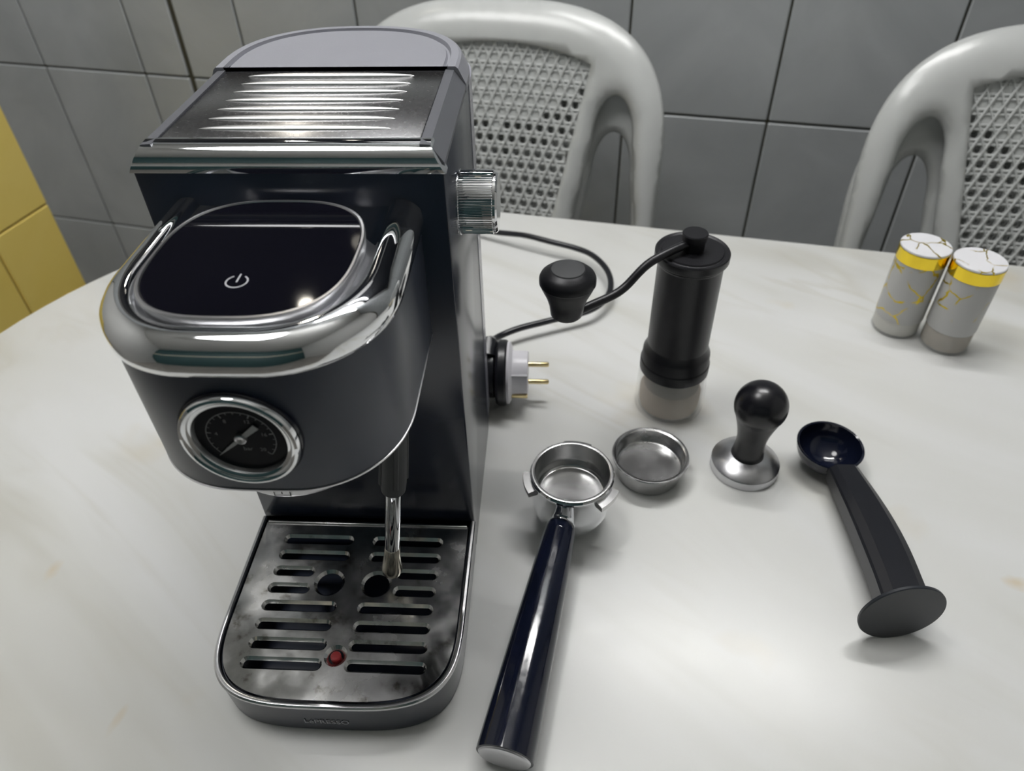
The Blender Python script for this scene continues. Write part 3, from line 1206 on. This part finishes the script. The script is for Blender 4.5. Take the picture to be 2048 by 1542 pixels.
obj('lettering', [(x * 0.98 - 0.0008, tray_y(x) - 0.0004, 0.0125 + y) for x, y, z in v], f, LOGO, tray, flat=True)

# ------------------------------------------------------------------ power cord with plug
cord = empty('power_cord', (0.085, 0.158, 0.0), 'black power cord with white two-pin plug on the table beside the machine', 'power cord')
CO = Vector((0.085, 0.158, 0.0))


def rel(pts):
    return [tuple(Vector(p) - CO) for p in pts]


path = [(0.0, 0.187, 0.030), (-0.01, 0.23, 0.020), (-0.04, 0.33, 0.006), (-0.03, 0.41, 0.006), (0.02, 0.436, 0.009), (0.064, 0.4215, 0.012), (0.092, 0.409, 0.016), (0.1203, 0.3956, 0.016), (0.148, 0.384, 0.015),
        (0.1655, 0.370, 0.015), (0.1785, 0.345, 0.015), (0.1825, 0.318, 0.015), (0.1775, 0.293, 0.014), (0.160, 0.2700, 0.014), (0.1217, 0.2525, 0.014), (0.0920, 0.2390, 0.014), (0.0740, 0.2260, 0.014),
        (0.0690, 0.208, 0.022), (0.0700, 0.192, 0.034), (0.0715, 0.182, 0.040)]
obj('cable', *tube(rel(smooth_path(path, 8)), 0.0031, 12), BLACK, cord)
PZ = 0.0285
axm = Matrix.Translation((-CO.x, 0, PZ))
hz = obj('plug_housing', *xf(lathe([(0.0, 0.0615), (0.017, 0.0615), (0.0195, 0.0640), (0.0215, 0.0725), (0.0215, 0.0755), (0.0205, 0.0765), (0.0265, 0.0780), (0.0280, 0.0800), (0.0280, 0.0852), (0.0270, 0.0866), (0.0, 0.0870)], 40, axis='x'), axm), BLACK, cord)
obj('strain_relief', *tube(rel([(0.0700, 0.156, 0.045), (0.0705, 0.168, 0.050), (0.0712, 0.180, 0.043), (0.0705, 0.189, 0.036)]), [0.0095, 0.0085, 0.0060, 0.0045], 16), BLACK, cord)
pb = obj('plug_body', *xf(lathe([(0.0, 0.0866), (0.0262, 0.0866), (0.0265, 0.0885), (0.0235, 0.0902), (0.0195, 0.0910), (0.0190, 0.0920), (0.0185, 0.1035), (0.0178, 0.1042), (0.0, 0.1042)], 40, axis='x'), axm), WHITEP, cord)
obj('groove', *rbox(0.0905 - CO.x, 0.1041 - CO.x, -0.0176, -0.0125, PZ + 0.0098, PZ + 0.0112, 0.0003), ICON, pb)
obj('earth_clip', *rbox(0.0905 - CO.x, 0.1040 - CO.x, -0.0178, -0.0110, PZ - 0.0128, PZ - 0.0098, 0.0004), BRASS, pb)
for dz in (-0.0095, 0.0095):
    obj('pin', *tube([(0.1035 - CO.x, 0, PZ + dz), (0.1205 - CO.x, 0, PZ + dz), (0.1213 - CO.x, 0, PZ + dz), (0.1216 - CO.x, 0, PZ + dz)], [0.0021, 0.0021, 0.0016, 0.0007], 16), BRASS, cord)

# ------------------------------------------------------------------ hand grinder
GX, GYY = 0.2232, 0.1535
gri = empty('coffee_grinder', (GX, GYY, 0), 'black hand coffee grinder with crank and clear glass jar', 'coffee grinder')
jar = obj('glass_jar', *lathe([(0.0, 0.0035), (0.0250, 0.0035), (0.0262, 0.0055), (0.0262, 0.0415), (0.0275, 0.0415), (0.0280, 0.030), (0.0288, 0.006), (0.0280, 0.002), (0.0262, 0.0), (0.0, 0.0)], 48), GLASS, gri)
obj('coffee_dust', *lathe([(0.0, 0.0040), (0.0238, 0.0040), (0.0248, 0.0080), (0.0250, 0.0200), (0.0225, 0.0250), (0.0, 0.0280)], 40), COFFEE, gri)
obj('collar', *lathe([(0.0, 0.0405), (0.0262, 0.0405), (0.0276, 0.0422), (0.0276, 0.0500), (0.0274, 0.0506), (0.0270, 0.0510), (0.0268, 0.0516), (0.0264, 0.0600), (0.0258, 0.0612), (0.0240, 0.0660), (0.0236, 0.0690)], 48), BLACKM, gri)
obj('barrel', *lathe([(0.0238, 0.0660), (0.0238, 0.1400), (0.0242, 0.1415), (0.0246, 0.1420), (0.0246, 0.1445)], 48), BLACKM, gri)
obj('top_lid', *lathe([(0.0, 0.1440), (0.0262, 0.1440), (0.0268, 0.1450), (0.0268, 0.1500), (0.0262, 0.1508), (0.0246, 0.1506), (0.0236, 0.1500), (0.0225, 0.1502), (0.0218, 0.1512), (0.0, 0.1514)], 48), BLACKM, gri)
crk = obj('crank_hub', *lathe([(0.0, 0.1510), (0.0078, 0.1510), (0.0080, 0.1590), (0.0088, 0.1596), (0.0092, 0.1640), (0.0086, 0.1648), (0.0, 0.1648)], 40), BLACKM, gri)
cp = [(0.2232, 0.1535, 0.1575), (0.2050, 0.1420, 0.1560), (0.1885, 0.1322, 0.1510), (0.1740, 0.1235, 0.1385), (0.1640, 0.1175, 0.1345), (0.1490, 0.1085, 0.1325), (0.1330, 0.0990, 0.1300)]
O = Vector((GX, GYY, 0))
obj('crank_arm', *tube([tuple(p - O) for p in smooth_path(cp, 6)], 0.0031, 14), BLACKM, gri)
kx, ky = 0.1328 - GX, 0.0995 - GYY
ck = obj('crank_knob', *xf(lathe([(0.0, 0.1305), (0.0095, 0.1308), (0.0110, 0.1325), (0.0120, 0.1400), (0.0140, 0.1465), (0.0170, 0.1530), (0.0184, 0.1565), (0.0186, 0.1572), (0.0190, 0.1576), (0.0190, 0.1610), (0.0180, 0.1632), (0.0150, 0.1658), (0.0118, 0.1674), (0.0114, 0.1672)], 48), Matrix.Translation((kx, ky, 0))), BLACKM, gri)
obj('knob_cap', *xf(lathe([(0.0, 0.1684), (0.0100, 0.1683), (0.0110, 0.1681), (0.0116, 0.1672)], 40), Matrix.Translation((kx, ky, 0))), RUBBER, ck)

# ------------------------------------------------------------------ portafilter
PXc, PYc = 0.1386, 0.0285
por = empty('portafilter', (PXc, PYc, 0), 'chrome portafilter with long glossy black handle, basket fitted', 'portafilter')
obj('cup', *lathe([(0.0, 0.004), (0.016, 0.004), (0.020, 0.005), (0.0245, 0.010), (0.0270, 0.018), (0.0276, 0.026), (0.0276, 0.044), (0.0287, 0.046), (0.0290, 0.0490), (0.0284, 0.0500), (0.0272, 0.0500), (0.0268, 0.046), (0.0262, 0.030), (0.0, 0.029)], 64), CHROME, por)
bs = obj('fitted_basket', *lathe([(0.0283, 0.0502), (0.0279, 0.0510), (0.0268, 0.0512), (0.0258, 0.0508), (0.0254, 0.0495), (0.0252, 0.0400), (0.0243, 0.0385), (0.0240, 0.0370), (0.0238, 0.0315), (0.0228, 0.0302), (0.0222, 0.0299), (0.0215, 0.0299), (0.0, 0.0299)], 64), STEEL, por)
obj('spout', *lathe([(0.0, 0.0), (0.010, 0.0), (0.012, 0.002), (0.014, 0.0045), (0.0, 0.005)], 32), CHROME, por)
for a in (math.radians(192), math.radians(82), math.radians(-38)):
    VF = []
    rings = []
    for i in range(9):
        t = a + (-0.30 + 0.60 * i / 8)
        c, s = math.cos(t), math.sin(t)
        rings.append([(0.0272 * c, 0.0272 * s, 0.0405), (0.0338 * c, 0.0338 * s, 0.0415), (0.0342 * c, 0.0342 * s, 0.0445), (0.0338 * c, 0.0338 * s, 0.0458), (0.0272 * c, 0.0272 * s, 0.0462)])
    obj('lug', *loft(rings), STEEL, por)
ha = Vector((0.1318, -0.0005, 0.0285)) - Vector((PXc, PYc, 0))
hb = Vector((0.1010, -0.1480, 0.0170)) - Vector((PXc, PYc, 0))
hd = hb - ha


def hp(t):
    return tuple(ha + hd * t)


obj('neck', *tube([hp(-0.10), hp(-0.04), hp(-0.015), hp(0.0), hp(0.004)], [0.0090, 0.0078, 0.0080, 0.0092, 0.0090], 24), CHROME, por)
hn = obj('handle', *tube([hp(0.0), hp(0.004), hp(0.015), hp(0.035), hp(0.2), hp(0.5), hp(0.8), hp(0.985), hp(0.998), hp(1.0)], [0.0078, 0.0092, 0.0100, 0.0105, 0.0118, 0.0136, 0.0152, 0.0161, 0.0160, 0.0150], 40), BLACKG, por)
obj('end_cap', *tube([hp(0.99), hp(1.0), hp(1.006), hp(1.010)], [0.0148, 0.0148, 0.0142, 0.0118], 40), SILVER, hn)

# ------------------------------------------------------------------ loose filter basket
bk = empty('filter_basket', (0.1993, 0.0750, 0), 'loose shallow steel filter basket lying beside the portafilter', 'filter basket')
obj('basket_wall', *lathe([(0.0235, 0.0006), (0.0245, 0.0022), (0.0255, 0.0150), (0.0262, 0.0178), (0.0285, 0.0186), (0.0291, 0.0194), (0.0287, 0.0203), (0.0275, 0.0204), (0.0260, 0.0196), (0.0252, 0.0175), (0.0246, 0.0095)], 64), STEEL, bk)
obj('perforated_bottom', *lathe([(0.0247, 0.0100), (0.0242, 0.0092), (0.0235, 0.0088), (0.0225, 0.0087), (0.0, 0.0086), (0.0, 0.0012), (0.0225, 0.0010), (0.0236, 0.0005)], 64), STEEL, bk)

# ------------------------------------------------------------------ tamper
tam = empty('tamper', (0.2740, 0.0832, 0), 'tamper with black ball handle and flat silver base', 'tamper')
obj('tamper_base', *lathe([(0.0, 0.0), (0.0250, 0.0), (0.0256, 0.0006), (0.0256, 0.0075), (0.0250, 0.0083), (0.0130, 0.0150), (0.0, 0.0150)], 64), SILVER, tam)
lean = Matrix.Rotation(math.radians(0.5), 4, 'Y')
prof = [(0.0, 0.0140), (0.0118, 0.0140), (0.0122, 0.0150), (0.0114, 0.0200), (0.0108, 0.0270), (0.0110, 0.0330), (0.0122, 0.0400), (0.0140, 0.0470), (0.0156, 0.0520)]
for i in range(0, 15):
    a = math.radians(-30 + 120 * i / 14)
    prof.append((0.0190 * math.cos(a), 0.0645 + 0.0190 * math.sin(a)))
prof[-1] = (0.0, 0.0835)
obj('ball_handle', *xf(lathe(prof, 48), lean), mat('tamper_black', (0.008, 0.008, 0.011), 0.27), tam)

# ------------------------------------------------------------------ scoop with tamper disc
scp = empty('coffee_scoop', (0.335, 0.0870, 0), 'black plastic coffee scoop with a round tamping disc on its handle end', 'coffee scoop')
SO = Vector((0.335, 0.0870, 0))
prof = [(0.0, 0.0005)]
for i in range(1, 13):
    a = PI / 2 * i / 12
    prof.append((0.0238 * math.sin(a), 0.0225 - 0.0220 * math.cos(a)))
prof += [(0.0244, 0.0234), (0.0239, 0.0240), (0.0226, 0.0234)]
for i in range(11, -1, -1):
    a = PI / 2 * i / 12
    prof.append((0.0222 * math.sin(a), 0.0234 - 0.0209 * math.cos(a)))
prof[-1] = (0.0, 0.0025)
btilt = Matrix.Rotation(math.radians(3), 4, 'X')
obj('bowl', *xf(lathe(prof, 48), btilt), BLACKG, scp)
# handle: faceted cross-section swept from the bowl to the disc
h0 = Vector((0.3385, 0.0630, 0.0215)) - SO
h1 = Vector((0.3408, -0.0560, 0.0300)) - SO
rings = []
for i in range(17):
    t = i / 16
    p = h0.lerp(h1, t)
    bowx = 0.0035 * math.sin(PI * t)
    hw = 0.0108 + 0.0040 * math.sin(min(1, t * 1.25) * PI * 0.62)
    ht = 0.0100 + 0.0030 * t
    fl = hw * 0.58
    rings.append([(p.x + bowx + x, p.y, p.z + z) for x, z in ((-hw, -ht), (-hw, 0.0005), (-hw * 0.92, 0.0022), (-fl, 0.0050), (fl, 0.0050), (hw * 0.92, 0.0022), (hw, 0.0005), (hw, -ht))])
obj('handle', *loft(rings), BLACK, scp, ang=20)
dc = Vector((0.3372, -0.0585, 0.0260)) - SO
dirn = Vector((0.10, -0.99, 0.03)).normalized()
dq = Vector((0, 0, 1)).rotation_difference(dirn).to_matrix().to_4x4()
obj('tamping_disc', *xf(lathe([(0.0, -0.0028), (0.0245, -0.0028), (0.0258, -0.0020), (0.0260, -0.0004), (0.0256, 0.0002), (0.0, 0.0004)], 64), Matrix.Translation(dc) @ dq), mat('scoop_matt', (0.018, 0.021, 0.027), 0.40), scp)

# ------------------------------------------------------------------ spice jars


def spice(x, y, label, content, level, rz):
    e = empty('spice_jar', (x, y, 0), label, 'spice jar', rz, 'gold-lidded spice jars')
    obj('glass', *lathe([(0.0, 0.0), (0.0198, 0.0), (0.0207, 0.0012), (0.0207, 0.0760), (0.0201, 0.0760), (0.0201, 0.0024), (0.0, 0.0018)], 48), GLASS, e)
    obj('contents', *lathe([(0.0, 0.0022), (0.0192, 0.0026), (0.0199, 0.0036), (0.0200, level), (0.0, level + 0.001)], 40), content, e)
    obj('marble_wrap', *lathe([(0.0208, level - 0.0005), (0.0209, level), (0.0209, 0.0755), (0.0208, 0.0758)], 64), WRAP, e)
    l = obj('gold_band', *lathe([(0.0, 0.0750), (0.0206, 0.0750), (0.0213, 0.0756), (0.0213, 0.0868), (0.0208, 0.0874), (0.0, 0.0874)], 64), GOLD, e)
    obj('marble_lid', *lathe([(0.0208, 0.0870), (0.0211, 0.0876), (0.0210, 0.0888), (0.0204, 0.0893), (0.0, 0.0895)], 64), LIDTOP, l)
    return e


spice(0.4505, 0.2690, 'spice jar with gold band filled with white salt', SALT, 0.017, 0.4)
spice(0.4865, 0.2445, 'spice jar with gold band holding a brown spice layer', PEPPER, 0.0225, 2.1)
